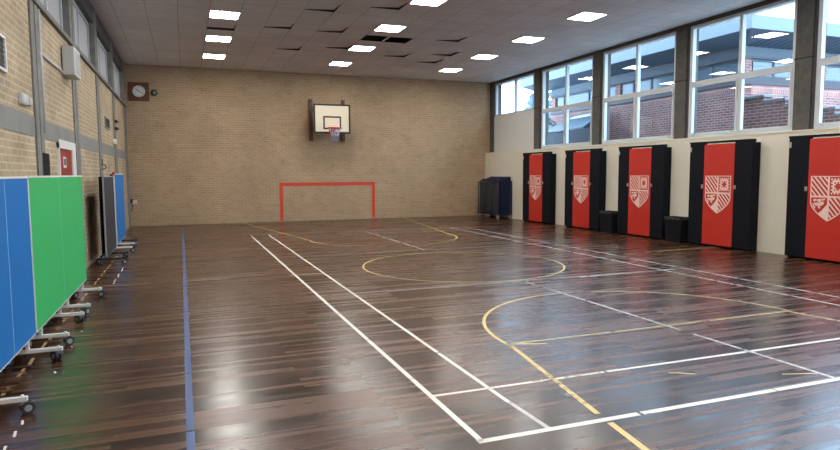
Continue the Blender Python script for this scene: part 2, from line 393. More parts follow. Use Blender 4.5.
# right windows
wn = 1
def right_window(y0, y1, upper_only=False, mull=None):
    """y0 near jamb, y1 far jamb"""
    global wn
    z0 = 3.66 if upper_only else SILL_R + .02; z1 = HEAD_R + .07; xf = XW + .0
    root = bpy.data.objects.new('window_%d' % wn, None); root.location = (xf, (y0 + y1) / 2, z0); COL.objects.link(root); struct(root); wn += 1
    ym = (y0 + y1) / 2 if mull is None else mull
    f = MB(); d0, d1 = xf - .005, xf + .09
    f.box((d0, y0, z0), (d1, y0 + .075, z1)); f.box((d0, y1 - .075, z0), (d1, y1, z1)); f.box((d0, ym - .038, z0), (d1, ym + .038, z1))
    f.box((d0 + .001, y0, z1 - .06), (d1 - .001, y1, z1)); f.box((d0 + .001, y0, z0), (d1 - .001, y1, z0 + .065))
    if not upper_only: f.box((d0 + .002, y0, 3.535), (d1 - .002, y1, 3.625))
    f.build('window_frame', 'alu', root)
    halves = [(y0 + .06, ym - .03), (ym + .03, y1 - .06)]
    if not upper_only:
        c = MB()
        for a, bb in halves:      # opening lower lights carry their own slim casement
            c.box((d0 - .012, a, z0 + .05), (d1 - .03, a + .045, 3.54)); c.box((d0 - .012, bb - .045, z0 + .05), (d1 - .03, bb, 3.54))
            c.box((d0 - .011, a, z0 + .05), (d1 - .03, bb, z0 + .095)); c.box((d0 - .011, a, 3.50), (d1 - .03, bb, 3.545))
        c.build('casement', 'alu', root)
        h = MB()
        for a, bb in halves:
            for yy in (a + .12, bb - .12): h.box((d0 - .035, yy - .03, z0 + .06), (d0 - .012, yy + .03, z0 + .085), .004)
        h.build('window_catch', 'steel', root)
    g = MB()
    for a, bb in halves:
        if upper_only: g.poly([(xf + .05, a, z0 + .05), (xf + .05, bb, z0 + .05), (xf + .05, bb, z1 - .05), (xf + .05, a, z1 - .05)])
        else:
            g.poly([(xf + .05, a, 3.62), (xf + .05, bb, 3.62), (xf + .05, bb, z1 - .05), (xf + .05, a, z1 - .05)])
            g.poly([(xf + .03, a, z0 + .05), (xf + .03, bb, z0 + .05), (xf + .03, bb, 3.54), (xf + .03, a, 3.54)])
    g.build('window_pane', 'glass', root)
edges = pil_right
for i in range(len(edges) - 1, -1, -1):
    y0 = edges[i] + .180
    if i == len(edges) - 1:
        right_window(y0 + .04, 20.66, True, 19.18)
        p = MB(); p.box((XW - .01, y0 + .01, SILL_R + .005), (XW + .08, 20.70, 3.66))
        o = struct(p.build('trim_%d' % tn, 'white_panel')); tn += 1
        s_ = MB()
        for k in range(15): s_.box((XW - .016, y0 + .02, SILL_R + .03 + k * .087), (XW - .008, 20.70, SILL_R + .10 + k * .087), .003)
        s_.build('louvre_slats', 'white_panel', o)
    else:
        right_window(y0, edges[i + 1] - .235, False, {4: 9.82, 5: 12.97, 6: 16.1}.get(i))
right_window(YF, edges[0] - .235)

# left windows, frosted and recessed between the pillars
for i in range(len(pil_left) - 1):
    y0, y1 = pil_left[i] + .21, pil_left[i + 1] - .21
    root = bpy.data.objects.new('window_%d' % wn, None); root.location = (XL - .1, (y0 + y1) / 2, SILL_L); COL.objects.link(root); struct(root); wn += 1
    f = MB(); x0, x1 = XL - .13, XL - .075
    f.box((x0, y0, SILL_L + .04), (x1, y0 + .07, HEAD_L)); f.box((x0, y1 - .07, SILL_L + .04), (x1, y1, HEAD_L))
    f.box((x0 + .001, y0, HEAD_L - .06), (x1 - .001, y1, HEAD_L)); f.box((x0 + .001, y0, SILL_L + .04), (x1 - .001, y1, SILL_L + .10)); f.box((x0, (y0 + y1) / 2 - .03, SILL_L), (x1, (y0 + y1) / 2 + .03, HEAD_L))
    f.build('window_frame', 'alu', root)
    g = MB(); g.box((XL - .11, y0 + .06, SILL_L + .09), (XL - .104, y1 - .06, HEAD_L - .05)); g.build('window_pane', 'frosted', root)

# ceiling with its openings
T = .61
missing = {(round((4.26 - .6) / T) , 2), (round((4.26 - .6) / T) + 1, 2)}       # two tiles out: x 4.26-5.48, y 14.80-15.41
lifted_cells = {}
def cell(x, y): return (round((x - .6) / T), round((y - 13.58) / T))
lifted = [(.6, 14.8), (1.82, 14.19), (2.43, 16.63), (2.43, 12.36), (3.65, 11.75), (3.04, 14.19), (3.65, 16.02), (5.48, 16.63), (6.09, 14.19), (6.70, 16.02), (6.70, 17.24)]
lift_cells = [cell(x, y) for x, y in lifted]
# light cells
light_cols = [(.6, 'left'), (4.26, 'middle'), (7.92, 'right')]
light_rows = [18.46, 16.02, 13.58, 11.14, 8.70, 6.26, 3.82, 1.38, -1.06, -3.5]
light_cells = {cell(x, y) for x, _ in light_cols for y in light_rows}
holes = missing | set(lift_cells) | light_cells
c = MB()
i0, i1 = cell(XL - .4, 0)[0], cell(XW + .4, 0)[0]
j0, j1 = cell(0, YF - .5)[1], cell(0, YB + .3)[1]
vcache = {}
def cv(i, j):
    if (i, j) not in vcache: vcache[(i, j)] = c.bm.verts.new((.6 + i * T, 13.58 + j * T, ZC))
    return vcache[(i, j)]
for i in range(i0, i1 + 1):
    for j in range(j0, j1 + 1):
        if (i, j) in holes: continue
        c.bm.faces.new((cv(i, j), cv(i, j + 1), cv(i + 1, j + 1), cv(i + 1, j)))
CEIL = c.build('ceiling', 'ceiling'); struct(CEIL)
v = MB(); v.box((XL - .5, YF - .5, ZC + .62), (XW + .7, YB + .5, ZC + .75)); v.build('roof_void', 'void', CEIL)
tl = MB()   # the grid bars seen across the open double bay
xm = 4.26 + T; tl.box((xm - .012, 14.80, ZC), (xm + .012, 15.41, ZC + .03)); tl.build('ceiling_grid_bar', 'white_metal', CEIL)
du = MB(); du.box((4.0, 15.1, ZC + .30), (6.0, 15.7, ZC + .5)); du.build('ceiling_duct', 'void', CEIL)
for (i, j) in lift_cells:
    x0, y0 = .6 + i * T, 13.58 + j * T
    q = MB(); e = .006
    full = (i, j) == lift_cells[0]
    hs = [.004, .004 if not full else .05, .075, .05] if True else 0
    # near-left, near-right, far-right, far-left corner heights: pushed up at the far right
    hz = [.003, .008 if not full else .004, .048, .012 if not full else .045]
    cs = [(x0 + e, y0 + e), (x0 + T - e, y0 + e), (x0 + T - e, y0 + T - e), (x0 + e, y0 + T - e)]
    q.poly([(cs[k][0], cs[k][1], ZC + hz[k]) for k in range(4)], (0, 0, .016))
    q.build('lifted_ceiling_tile', 'ceiling', CEIL)
    bk = MB()  # dark upstand of the opening
    bk.box((x0 - .004, y0 + T, ZC + .002), (x0 + T + .02, y0 + T + .012, ZC + .12)); bk.box((x0 + T, y0, ZC + .002), (x0 + T + .012, y0 + T, ZC + .12))
    bk.build('tile_opening_edge', 'void', CEIL)

# ceiling lights
ordn = ['first', 'second', 'third', 'fourth', 'fifth', 'sixth', 'seventh', 'eighth', 'ninth', 'tenth']
proto = None
for x, cname in light_cols:
    for k, y in enumerate(light_rows):
        lab = 'square white ceiling light panel, %s from the brick end wall in the %s row' % (ordn[k], cname)
        if proto is None:
            proto = thing('ceiling_light', (x, y, ZC), lab, 'ceiling light', 'square light panels in the tiled ceiling')
            f = MB(); t_ = .022
            f.box((x, y, ZC - .024), (x + T, y + t_, ZC + .03)); f.box((x, y + T - t_, ZC - .024), (x + T, y + T, ZC + .03))
            f.box((x, y + t_, ZC - .024), (x + t_, y + T - t_, ZC + .03)); f.box((x + T - t_, y + t_, ZC - .024), (x + T, y + T - t_, ZC + .03))
            f.build('light_frame', 'white_metal', proto)
            d = MB(); d.box((x + t_, y + t_, ZC - .026), (x + T - t_, y + T - t_, ZC + .02)); d.build('diffuser', 'led', proto)
            h = MB(); h.box((x + .04, y + .04, ZC + .021), (x + T - .04, y + T - .04, ZC + .06)); h.build('light_housing', 'white_metal', proto)
        else:
            o = copy_tree(proto); o.location = (x, y, ZC); o['label'] = lab

# ------------------------------------------------------------------ court markings (children of the floor)
LZ = .0008
def strip(mb, p, q, w, z=LZ, gaps=0., jit=0.):
    p, q = Vector((*p, 0)), Vector((*q, 0)); d = q - p; n = Vector((-d.y, d.x, 0)).normalized() * w / 2
    ln = d.length; k = max(1, int(ln / 1.2)) if gaps else 1
    for i in range(k):
        a, b = i / k, (i + 1) / k
        if gaps: b -= random.uniform(0, gaps) / ln; a += random.uniform(0, gaps * .2) / ln
        A, B = p + d * a, p + d * b
        mb.poly([(A + n) + Vector((0, 0, z)), (A - n) + Vector((0, 0, z)), (B - n) + Vector((0, 0, z)), (B + n) + Vector((0, 0, z))])
def arc(mb, cx, cy, r, a0, a1, w, z=LZ, seg=48):
    for i in range(seg):
        t0, t1 = math.radians(a0 + (a1 - a0) * i / seg), math.radians(a0 + (a1 - a0) * (i + 1) / seg)
        P = lambda t, rr: (cx + rr * math.cos(t), cy + rr * math.sin(t), z)
        mb.poly([P(t0, r - w / 2), P(t0, r + w / 2), P(t1, r + w / 2), P(t1, r - w / 2)])

bx, by = 1.585, 3.195
# white badminton court
m = MB()
strip(m, (1.60, by), (1.56, 16.55), .04, gaps=.03); strip(m, (2.058, by + .5), (2.02, 16.6), .036, gaps=.03)
strip(m, (1.57, by), (7.6, by - .03), .05, gaps=.03)
strip(m, (1.61, by + .80), (7.6, by + .76), .034, gaps=.05)
m.build('white_court_lines', 'line_white', FLOOR)
m = MB()
strip(m, (2.075, by + .02), (2.06, by + .50), .034); strip(m, (7.68, by), (7.68, 16.5), .036, gaps=.05); strip(m, (7.22, by), (7.22, 16.5), .04, gaps=.1)
strip(m, (4.64, by), (4.62, 7.9), .035, gaps=.25); strip(m, (4.62, 11.9), (4.62, 16.5), .04, gaps=.2)
strip(m, (5.55, 7.82), (7.7, 7.90), .035, gaps=.2)
m.build('worn_white_court_lines', 'line_white_worn', FLOOR)
m = MB()
strip(m, (1.58, 16.56), (7.7, 16.5), .05, gaps=.6); strip(m, (1.6, 11.88), (6.2, 11.88), .035, gaps=.1); strip(m, (1.6, 7.9), (7.2, 7.88), .035, gaps=.2)
strip(m, (1.6, 15.8), (7.5, 15.75), .04, gaps=.8)
m.build('faded_court_lines', 'line_faint', FLOOR)
m = MB()
strip(m, (-.9, 7.75), (1.7, 7.75), .03, LZ * .6, .1); strip(m, (2.2, 11.75), (7, 11.75), .05, LZ * .6, .2); strip(m, (1.75, 7.82), (7.1, 7.8), .025, LZ * .6, .2)
m.build('dark_court_lines', 'line_dark', FLOOR)
# yellow basketball lines
m = MB()
arc(m, 4.60, 5.03, 1.84, 100, 184, .036); arc(m, 4.48, 9.70, 1.73, 115, 390, .030)
strip(m, (2.77, 4.95), (2.50, 3.27), .042, gaps=.02); strip(m, (2.485, 3.14), (2.36, 2.3), .046)
strip(m, (2.75, 14.8), (1.74, 20.95), .04); strip(m, (6.42, 14.7), (7.32, 20.95), .04)
arc(m, 4.58, 14.65, 1.84, 180, 210, .05); arc(m, 4.58, 14.65, 1.84, 330, 362, .05)
m.build('yellow_court_lines', 'line_yellow', FLOOR)
m = MB()
strip(m, (2.74, 4.98), (6.44, 4.985), .035, LZ, .05); strip(m, (6.38, 5.0), (6.50, 4.2), .05); arc(m, 4.58, 5.03, 1.84, -2, 100, .04)
arc(m, 4.58, 14.65, 1.84, 210, 330, .035)
arc(m, 4.50, 9.70, 1.70, 35, 115, .035)
strip(m, (8.0, 9.78), (XR, 9.88), .045, LZ, .05); strip(m, (-1.6, 9.86), (2.8, 9.74), .035, LZ * .7, .8)
strip(m, (6.5, 4.45), (6.72, 3.7), .05)
m.build('worn_yellow_court_lines', 'line_yellow_worn', FLOOR)
m = MB(); strip(m, (4.35, 3.42), (4.62, 3.33), .02); strip(m, (3.55, 3.78), (3.72, 3.68), .02); strip(m, (2.78, 4.98), (3.12, 4.86), .03); m.build('stray_tape_marks', 'line_yellow', FLOOR)
m = MB(); strip(m, (.008, -2.), (-.098, 19.6), .05, gaps=.02); m.build('blue_court_line', 'line_blue', FLOOR)
m = MB()
for k in range(26):
    y = 3.6 + k * .40 + random.uniform(-.08, .08); strip(m, (-1.29 + random.uniform(-.01, .01), y), (-1.295, y + random.uniform(.15, .32)), .028)
m.build('old_dashed_line', 'line_old', FLOOR)
m = MB()
for y, l in [(4.05, .12), (4.3, .1), (4.5, .08), (5.6, .05), (7.0, .06), (9.96, .5), (10.6, .35), (11.2, .5), (6.4, .05)]:
    strip(m, (-1.03, y), (-1.045, y + l), .016)
m.build('white_tape_scraps', 'line_white', FLOOR)

# ------------------------------------------------------------------ fold-away wall cabinets with crest
def clip(poly, clipper):
    """Sutherland-Hodgman, clipper convex and counter-clockwise"""
    out = poly
    for i in range(len(clipper)):
        a, b = clipper[i], clipper[(i + 1) % len(clipper)]; inp = out; out = []
        if not inp: return []
        side = lambda p: (b[0] - a[0]) * (p[1] - a[1]) - (b[1] - a[1]) * (p[0] - a[0])
        for k in range(len(inp)):
            p, q = inp[k], inp[(k + 1) % len(inp)]; sp, sq = side(p), side(q)
            if sp >= 0: out.append(p)
            if (sp >= 0) != (sq >= 0):
                t = sp / (sp - sq); out.append((p[0] + (q[0] - p[0]) * t, p[1] + (q[1] - p[1]) * t))
    return out
def shield(s, n=10):
    """outline scaled about its centre: half width .33, top +.36, point -.43"""
    w, t, bt, sh = .33 * 1, .36, -.43, -.10
    pts = [(w, t), (-w, t), (-w, sh)]
    for k in range(1, n + 1):
        a = k / n; pts.append((-w * (1 - a ** 1.75), sh + (bt - sh) * a))
    for k in range(n - 1, -1, -1):
        a = k / n; pts.append((w * (1 - a ** 1.75), sh + (bt - sh) * a))
    return pts
def crest_mesh(X, yc, zc):
    """u grows to the viewer's right (towards -y)"""
    mb = MB(); P = lambda u, v_: (X, yc - u, zc + v_)
    h = (-.003, 0, 0)
    def add(poly):
        if len(poly) >= 3: mb.poly([P(*p) for p in poly], h)
    outer = shield(1); cx_, cy_ = 0, .03
    inner = [(cx_ + (p[0] - cx_) * .945, cy_ + (p[1] - cy_) * .955) for p in outer]
    for k in range(len(outer)):
        q = (k + 1) % len(outer); add([outer[k], outer[q], inner[q], inner[k]])
    bar = .016
    add(clip([(-bar, .4), (-bar, -.5), (bar, -.5), (bar, .4)][::1], inner)); add(clip([(-.4, .0 - bar), (.4, .0 - bar), (.4, .0 + bar), (-.4, .0 + bar)], inner))
    # bendy quarters: stripes running down to the right
    def stripes(u0, u1, v0, v1):
        rect = [(u0, v0), (u1, v0), (u1, v1), (u0, v1)]
        for k in range(-9, 10):
            o_ = k * .098
            band = [(u0 - 1, o_ + v0 + 1.15 * 1), (u0 + 1, o_ + v0 - 1.15), (u0 + 1, o_ + v0 - 1.15 + .042), (u0 - 1, o_ + v0 + 1.15 + .042)]
            pl = clip(clip(band, rect), inner); add(pl)
    stripes(-.33, -bar, bar, .36); stripes(bar, .33, -.43, -bar)
    # upper right quarter: white field, notched edge, red device left bare in the middle
    u0, u1, v0, v1 = .040, .285, .045, .318
    rows = 9; fill = {}
    for a in range(rows):
        for c_ in range(rows):
            edge = a in (0, rows - 1) or c_ in (0, rows - 1)
            da, dc = abs(a - 4), abs(c_ - 4)
            cross = (da <= 1 and dc <= 1) or (da == 0 and dc == 2) or (dc == 0 and da == 2) or (da == 2 and dc == 2)
            on = ((a + c_) % 2 == 0) if edge else (not cross)
            if on:
                x0_, x1_ = u0 + (u1 - u0) * c_ / rows, u0 + (u1 - u0) * (c_ + 1) / rows; y0_, y1_ = v0 + (v1 - v0) * a / rows, v0 + (v1 - v0) * (a + 1) / rows
                add([(x0_, y0_), (x1_, y0_), (x1_, y1_), (x0_, y1_)])
    # lower left quarter: pale point of the shield with a small rampant beast above
    add(clip([(-.19, -.31), (-.11, -.245), (-bar, -.13), (-bar, -.43), (-.2, -.43)][::1], inner))
    beast = [[(-.165, -.10), (-.10, -.085), (-.075, -.13), (-.12, -.165), (-.165, -.15)], [(-.27, -.05), (-.22, -.04), (-.20, -.07), (-.26, -.09)], [(-.20, -.05), (-.13, -.035), (-.12, -.08), (-.18, -.10)],
             [(-.12, -.04), (-.05, -.03), (-.06, -.06), (-.11, -.07)], [(-.26, -.115), (-.19, -.105), (-.15, -.14), (-.22, -.165)],
             [(-.29, -.12), (-.27, -.12), (-.22, -.21), (-.25, -.21)], [(-.19, -.16), (-.16, -.15), (-.13, -.20), (-.16, -.215)], [(-.11, -.09), (-.08, -.085), (-.07, -.115), (-.10, -.125)]]
    for bq in beast: add(clip(bq[::-1], inner) if True else bq)
    return mb

cab_far = [17.81, 15.40, 13.02, 10.63, 8.25]
cab_where = ['leftmost, beside the blue mat trolley', 'second from the end wall, left of the farther bin',
             'third from the end wall, between the two bins', 'fourth from the end wall, right of the nearer bin', 'nearest, cut by the right picture edge']
XFc = 10.40
def make_cabinet(yf):
    root = thing('folding_table_cabinet', (XR - .12, yf - .8, 0), '', 'cabinet', 'black and red crested wall cabinets')
    yn = yf - 1.60
    q = MB(); q.box((XFc + .09, yn + .012, .0), (XR - .004, yf - .012, 2.165), .006); q.build('back_box', 'black_lam', root)
    q = MB(); q.box((XFc + .004, yf - .40, .035), (XFc + .09, yf, 2.19), .004); q.build('side_panel', 'black_lam', root)
    q = MB(); q.box((XFc + .004, yn, .035), (XFc + .09, yf - 1.185, 2.19), .004); q.build('side_panel', 'black_lam', root)
    q = MB(); q.box((XFc, yf - 1.18, .045), (XFc + .085, yf - .405, 2.165), .004); rp = q.build('front_panel', 'red_lam', root); rp['label'] = 'red front panel with a pale crest'
    cm = crest_mesh(XFc + .0005, yf - .79, 1.145).build('crest', 'crest', rp); cm['label'] = 'pale quartered shield crest'
    q = MB(); q.box((XFc - .008, yn - .004, 2.19), (XFc + .10, yf + .004, 2.23), .004); q.build('top_rail', 'black_lam', root)
    for y in (yf - .372, yf - 1.215):
        q = MB(); q.box((XFc - .012, y - .024, 1.235), (XFc + .004, y + .024, 1.315), .004); lt = q.build('latch', 'steel', root); lt['label'] = 'small metal latch'
        k = MB(); k.cyl((XFc - .022, y, 1.275), (XFc - .01, y, 1.275), .012, 10); k.build('latch_knob', 'steel', lt)
    q = MB(); q.box((XFc - .004, yf - .05, 2.02), (XFc + .004, yf - .012, 2.12), .002); hg = q.build('hinge', 'steel', root)
    for y in (yf - .06, yf - .37, yn + .06, yn + .37):
        q = MB(); q.cyl((XFc + .05, y - .012, .03), (XFc + .05, y + .012, .03), .029, 14); q.build('castor', 'rubber', root)
    return root
cab0 = make_cabinet(cab_far[0]); cab0['label'] = 'black cabinet with red crest panel, ' + cab_where[0]
for yf, wh in list(zip(cab_far, cab_where))[1:]:
    c_ = copy_tree(cab0); c_.location = (cab0.location.x, yf - .8, 0); c_['label'] = 'black cabinet with red crest panel, ' + wh

# bins
def make_bin(x, y, label):
    root = thing('litter_bin', (x, y, 0), label, 'bin', 'black litter bins between the cabinets')
    hw, hd, H = .255, .150, .555
    q = MB(); k = .86
    low = [(x - hd * k, y - hw * k, 0), (x + hd * k, y - hw * k, 0), (x + hd * k, y + hw * k, 0), (x - hd * k, y + hw * k, 0)]
    top = [(x - hd, y - hw, H), (x + hd, y - hw, H), (x + hd, y + hw, H), (x - hd, y + hw, H)]
    lv, tv = [q.bm.verts.new(p) for p in low], [q.bm.verts.new(p) for p in top]
    ti = [q.bm.verts.new((x + (p[0] - x) * .92, y + (p[1] - y) * .94, H)) for p in top]; bi = [q.bm.verts.new((x + (p[0] - x) * .9, y + (p[1] - y) * .92, .02)) for p in low]
    q.bm.faces.new(lv[::-1]); q.bm.faces.new(bi)
    for i in range(4):
        j = (i + 1) % 4; q.bm.faces.new((lv[i], lv[j], tv[j], tv[i])); q.bm.faces.new((tv[i], tv[j], ti[j], ti[i])); q.bm.faces.new((ti[i], ti[j], bi[j], bi[i]))
    q.build('bin_body', 'bin', root)
    r = MB(); r.box((x - hd - .012, y - hw - .012, H - .035), (x - hd + .008, y + hw + .012, H + .012), .006); r.box((x + hd - .008, y - hw - .012, H - .035), (x + hd + .012, y + hw + .012, H + .012), .006)
    r.box((x - hd, y - hw - .012, H - .035), (x + hd, y - hw + .008, H + .012), .006); r.box((x - hd, y + hw - .008, H - .035), (x + hd, y + hw + .012, H + .012), .006); r.build('bin_rim', 'bin', root)
    g = MB()
    for i in range(40):
        t = 2 * PI * i / 40; t2 = 2 * PI * (i + 1) / 40
        f = lambda t, dz: (x + hd * 1.10 * max(-1, min(1, 1.35 * math.cos(t))), y + hw * 1.075 * max(-1, min(1, 1.35 * math.sin(t))), H + .016 + dz)
        g.poly([f(t, 0), f(t2, 0), f(t2, -.055 + .016 * math.sin(i * 2.4 + 2)), f(t, -.055 + .016 * math.sin(i * 2.4))])
    g.build('bin_liner', 'bag', root)
    return root
make_bin(10.445, 13.36, 'low black litter bin against the wall between second and third crested cabinets')
make_bin(10.445, 10.98, 'low black litter bin against the wall between third and fourth crested cabinets')

# ------------------------------------------------------------------ mat trolley and mats in the far right corner
ty0, ty1, tx0, tx1 = 18.90, 20.45, 10.06, 10.62
tr = thing('mat_trolley', ((tx0 + tx1) / 2, (ty0 + ty1) / 2, 0), 'dark navy wheeled trolley frame holding gym mats in the far right corner', 'trolley')
q = MB(); q.box((tx0, ty0, .12), (tx1, ty1, .155), .006); q.build('trolley_base', 'navy_metal', tr)
for xs in (tx0 + .015, tx1 - .015):
    q = MB(); zt = 1.27
    for k in range(4 if xs < 10.3 else 2):
        n_ = 3 if xs < 10.3 else 1
        y = ty0 + .02 + (ty1 - ty0 - .04) * k / n_; q.cyl((xs, y, .15), (xs, y, zt), .018, 10)
    q.tube([(xs, ty0 + .02, zt), (xs, ty1 - .02, zt)], .018, 10); q.tube([(xs, ty0 + .02, .22), (xs, ty1 - .02, .22)], .016, 10)
    q.build('side_rail', 'navy_metal', tr)
for xs in (tx0 + .05, tx1 - .05):
    for y in (ty0 + .08, ty1 - .08):
        q = MB(); q.cyl((xs, y - .016, .055), (xs, y + .016, .055), .055, 18); cs = q.build('castor', 'hub', tr)
        q = MB(); q.box((xs - .02, y - .026, .05), (xs + .02, y - .018, .125)); q.box((xs - .02, y + .018, .05), (xs + .02, y + .026, .125)); q.box((xs - .02, y - .026, .105), (xs + .02, y + .026, .125)); q.build('castor_fork', 'steel', cs)
mats = [(.060, .055, 1.16, 0, 'mat_grey', 'dark grey gym mat standing at the left face of the corner trolley'),
        (.143, .05, 1.22, .01, 'mat_blue', 'blue gym mat standing on edge right behind the grey mat'),
        (.222, .05, 1.20, -.012, 'mat_blue', 'blue gym mat standing third from the left in the corner trolley'),
        (.300, .05, 1.23, .012, 'mat_blue', 'blue gym mat standing in the middle of the corner trolley'),
        (.378, .05, 1.26, -.008, 'mat_blue', 'blue gym mat standing third from the wall in the corner trolley'),
        (.455, .05, 1.30, .01, 'mat_blue', 'tall blue gym mat nearest the cream wall in the corner trolley')]
for off, th, h, tilt, mt, lab in mats:
    mb = MB(); n = 9
    # a mat stands on its edge with a soft belly and rounded edges
    grid = []
    x = tx0 + off - .01; ya, yb = ty0 + .0, ty1 - .05
    if mt == 'mat_grey': ya = ty0 + .06
    for sgn in (-1, 1):
        rows = []
        for a in range(n + 1):
            row = []
            for b_ in range(n + 1):
                u, v_ = a / n, b_ / n; edge = min(u, 1 - u, v_, 1 - v_); tk = th / 2 * (1 if edge > .02 else .75)
                y = ya + (yb - ya) * u; z = .157 + h * v_
                row.append(mb.bm.verts.new((x + th / 2 + sgn * tk + tilt * .4 * math.sin(v_ * PI) + .004 * math.sin(u * 9 + off * 40) * v_, y, z)))
            rows.append(row)
        grid.append(rows)
        for a in range(n):
            for b_ in range(n): mb.bm.faces.new((rows[a][b_], rows[a + 1][b_], rows[a + 1][b_ + 1], rows[a][b_ + 1]))
    A, B = grid
    for k in range(n):
        mb.bm.faces.new((A[k][0], B[k][0], B[k + 1][0], A[k + 1][0])); mb.bm.faces.new((A[k][n], A[k + 1][n], B[k + 1][n], B[k][n]))
        mb.bm.faces.new((A[0][k], A[0][k + 1], B[0][k + 1], B[0][k])); mb.bm.faces.new((A[n][k], B[n][k], B[n][k + 1], A[n][k + 1]))
    root = thing('gym_mat', (x + th / 2, (ya + yb) / 2, .157), lab, 'mat', 'gym mats upright on the trolley')
    mb.build('mat_body', mt, root)
    s_ = MB(); s_.box((x + th * .35, ya - .004, .30 + h * .1), (x + th * .65, ya + .003, .30 + h * .1 + .14), .001); s_.build('carry_handle', 'navy_metal', root)

# ------------------------------------------------------------------ basketball backboard
bxc, byf = 4.61, 20.2
bb = thing('basketball_goal', (bxc, YB, 2.65), 'cream basketball backboard with red ring and white net on brick wall', 'basketball hoop')
for x in (4.05, 5.16):
    q = MB(); q.box((x - .055, YB - .11, 2.70), (x + .055, YB - .001, 4.10), .006); q.build('wall_post', 'timber', bb)
q = MB()
for x in (4.12, 5.08):
    for z in (3.05, 3.72):
        q.tube([(x, YB - .10, z + .05), (x, byf + .05, z)], .022, 8)
    q.tube([(x, YB - .10, 3.72), (x, byf + .05, 3.05)], .015, 8)
q.build('support_arm', 'dark_metal', bb)
q = MB(); q.box((bxc - .61, byf, 2.92), (bxc + .61, byf + .03, 3.87), .004); bo = q.build('backboard', 'cream_board', bb); bo['label'] = 'cream board with black border'
def frame(mb, x0, x1, z0, z1, t, y, th=.004):
    mb.box((x0, y - th, z0), (x1, y, z0 + t)); mb.box((x0, y - th, z1 - t), (x1, y, z1)); mb.box((x0, y - th, z0 + t), (x0 + t, y, z1 - t)); mb.box((x1 - t, y - th, z0 + t), (x1, y, z1 - t))
q = MB(); frame(q, bxc - .615, bxc + .615, 2.915, 3.875, .058, byf); q.box((bxc - .615, byf - .001, 2.914), (bxc - .609, byf + .032, 3.876)); q.box((bxc + .609, byf - .001, 2.914), (bxc + .615, byf + .032, 3.876)); q.box((bxc - .6, byf, 2.912), (bxc + .6, byf + .032, 2.919)); q.build('board_border', 'black_paint', bo)
q = MB(); frame(q, bxc - .30, bxc + .30, 3.05, 3.48, .052, byf); q.build('target_rectangle', 'black_paint', bo)
q = MB(); q.box((bxc - .11, byf - .03, 2.90), (bxc + .11, byf - .004, 3.10), .004)
q.poly([(bxc - .07, byf - .03, 3.09), (bxc + .07, byf - .03, 3.09), (bxc + .05, byf - .14, 3.075), (bxc - .05, byf - .14, 3.075)], (0, 0, -.02))
q.poly([(bxc - .07, byf - .028, 2.95), (bxc - .05, byf - .028, 2.95), (bxc - .03, byf - .14, 3.06), (bxc - .06, byf - .14, 3.06)], (0, 0, .015)); q.poly([(bxc + .07, byf - .028, 2.95), (bxc + .05, byf - .028, 2.95), (bxc + .03, byf - .14, 3.06), (bxc + .06, byf - .14, 3.06)], (0, 0, .015))
q.build('ring_bracket', 'red_metal', bb)
rc = (bxc, byf - .36, 3.07)
q = MB(); q.torus(rc, .226, .020); ring = q.build('ring', 'red_metal', bb)
net_w, net_b = MB(), MB()
ns, levels, prof = 12, 5, [.215, .150, .128, .118, .112, .114]
for lv in range(levels):
    tgt = net_w if lv < 3 else net_b
    for k in range(ns):
        off = (lv % 2) * .5
        a0 = 2 * PI * (k + off) / ns
        p0 = (rc[0] + prof[lv] * math.cos(a0), rc[1] + prof[lv] * math.sin(a0), rc[2] - .012 - lv * .085)
        for dlt in (-.5, .5):
            a1 = 2 * PI * (k + off + dlt) / ns
            p1 = (rc[0] + prof[lv + 1] * math.cos(a1), rc[1] + prof[lv + 1] * math.sin(a1), rc[2] - .012 - (lv + 1) * .085)
            tgt.cyl(p0, p1, .0055, 6)
nw = net_w.build('net', 'cord', bb); nb = net_b.build('net_end', 'cord_blue', nw); nb['label'] = 'blue lower end of the net'

# red goal painted on the brick wall
q = MB(); t_ = .115
gx0, gx1, gz = 2.955, 6.285, 1.30
q.box((gx0, YB - .005, .03), (gx0 + t_, YB - .0005, gz - t_)); q.box((gx1 - t_, YB - .005, .03), (gx1, YB - .0005, gz - t_)); q.box((gx0, YB - .005, gz - t_), (gx1, YB - .0005, gz))
bmesh.ops.translate(q.bm, verts=q.bm.verts[:], vec=(-(gx0 + gx1) / 2, -YB, 0))
o = q.build('painted_goal', 'red_tape'); o.location = ((gx0 + gx1) / 2, YB, 0); tag(o, 'red goal outline painted on the brick end wall below the basketball hoop', 'goal')

# clock and bell on the end wall
ck = thing('wall_clock', (-1.21, YB, 4.14), 'square wooden clock with round silver face high in the left corner', 'clock')
q = MB(); q.box((-1.50, YB - .05, 3.855), (-.925, YB, 4.42), .008); q.build('clock_case', 'clock_wood', ck)
q = MB(); q.cyl((-1.215, YB - .062, 4.14), (-1.215, YB - .05, 4.14), .165, 32); dl = q.build('clock_face', 'dial', ck)
q = MB()
for k in range(12):
    a = k * PI / 6; r0, r1 = .13, .15
    q.cyl((-1.215 + r0 * math.sin(a), YB - .0635, 4.14 + r0 * math.cos(a)), (-1.215 + r1 * math.sin(a), YB - .0635, 4.14 + r1 * math.cos(a)), .005, 6)
q.build('hour_marks', 'black_paint', dl)
q = MB(); q.tube([(-1.215, YB - .068, 4.14), (-1.30, YB - .068, 4.21)], .009, 6); q.build('hour_hand', 'black_paint', dl)
q = MB(); q.tube([(-1.215, YB - .071, 4.14), (-1.10, YB - .071, 4.085)], .006, 6); q.build('minute_hand', 'black_paint', dl)
q = MB(); q.torus((-1.215, YB - .055, 4.14), .17, .010, 'y'); q.build('clock_bezel', 'steel', ck)
be = thing('alarm_bell', (-.78, YB, 4.12), 'small round dark green bell right of the wooden clock', 'bell')
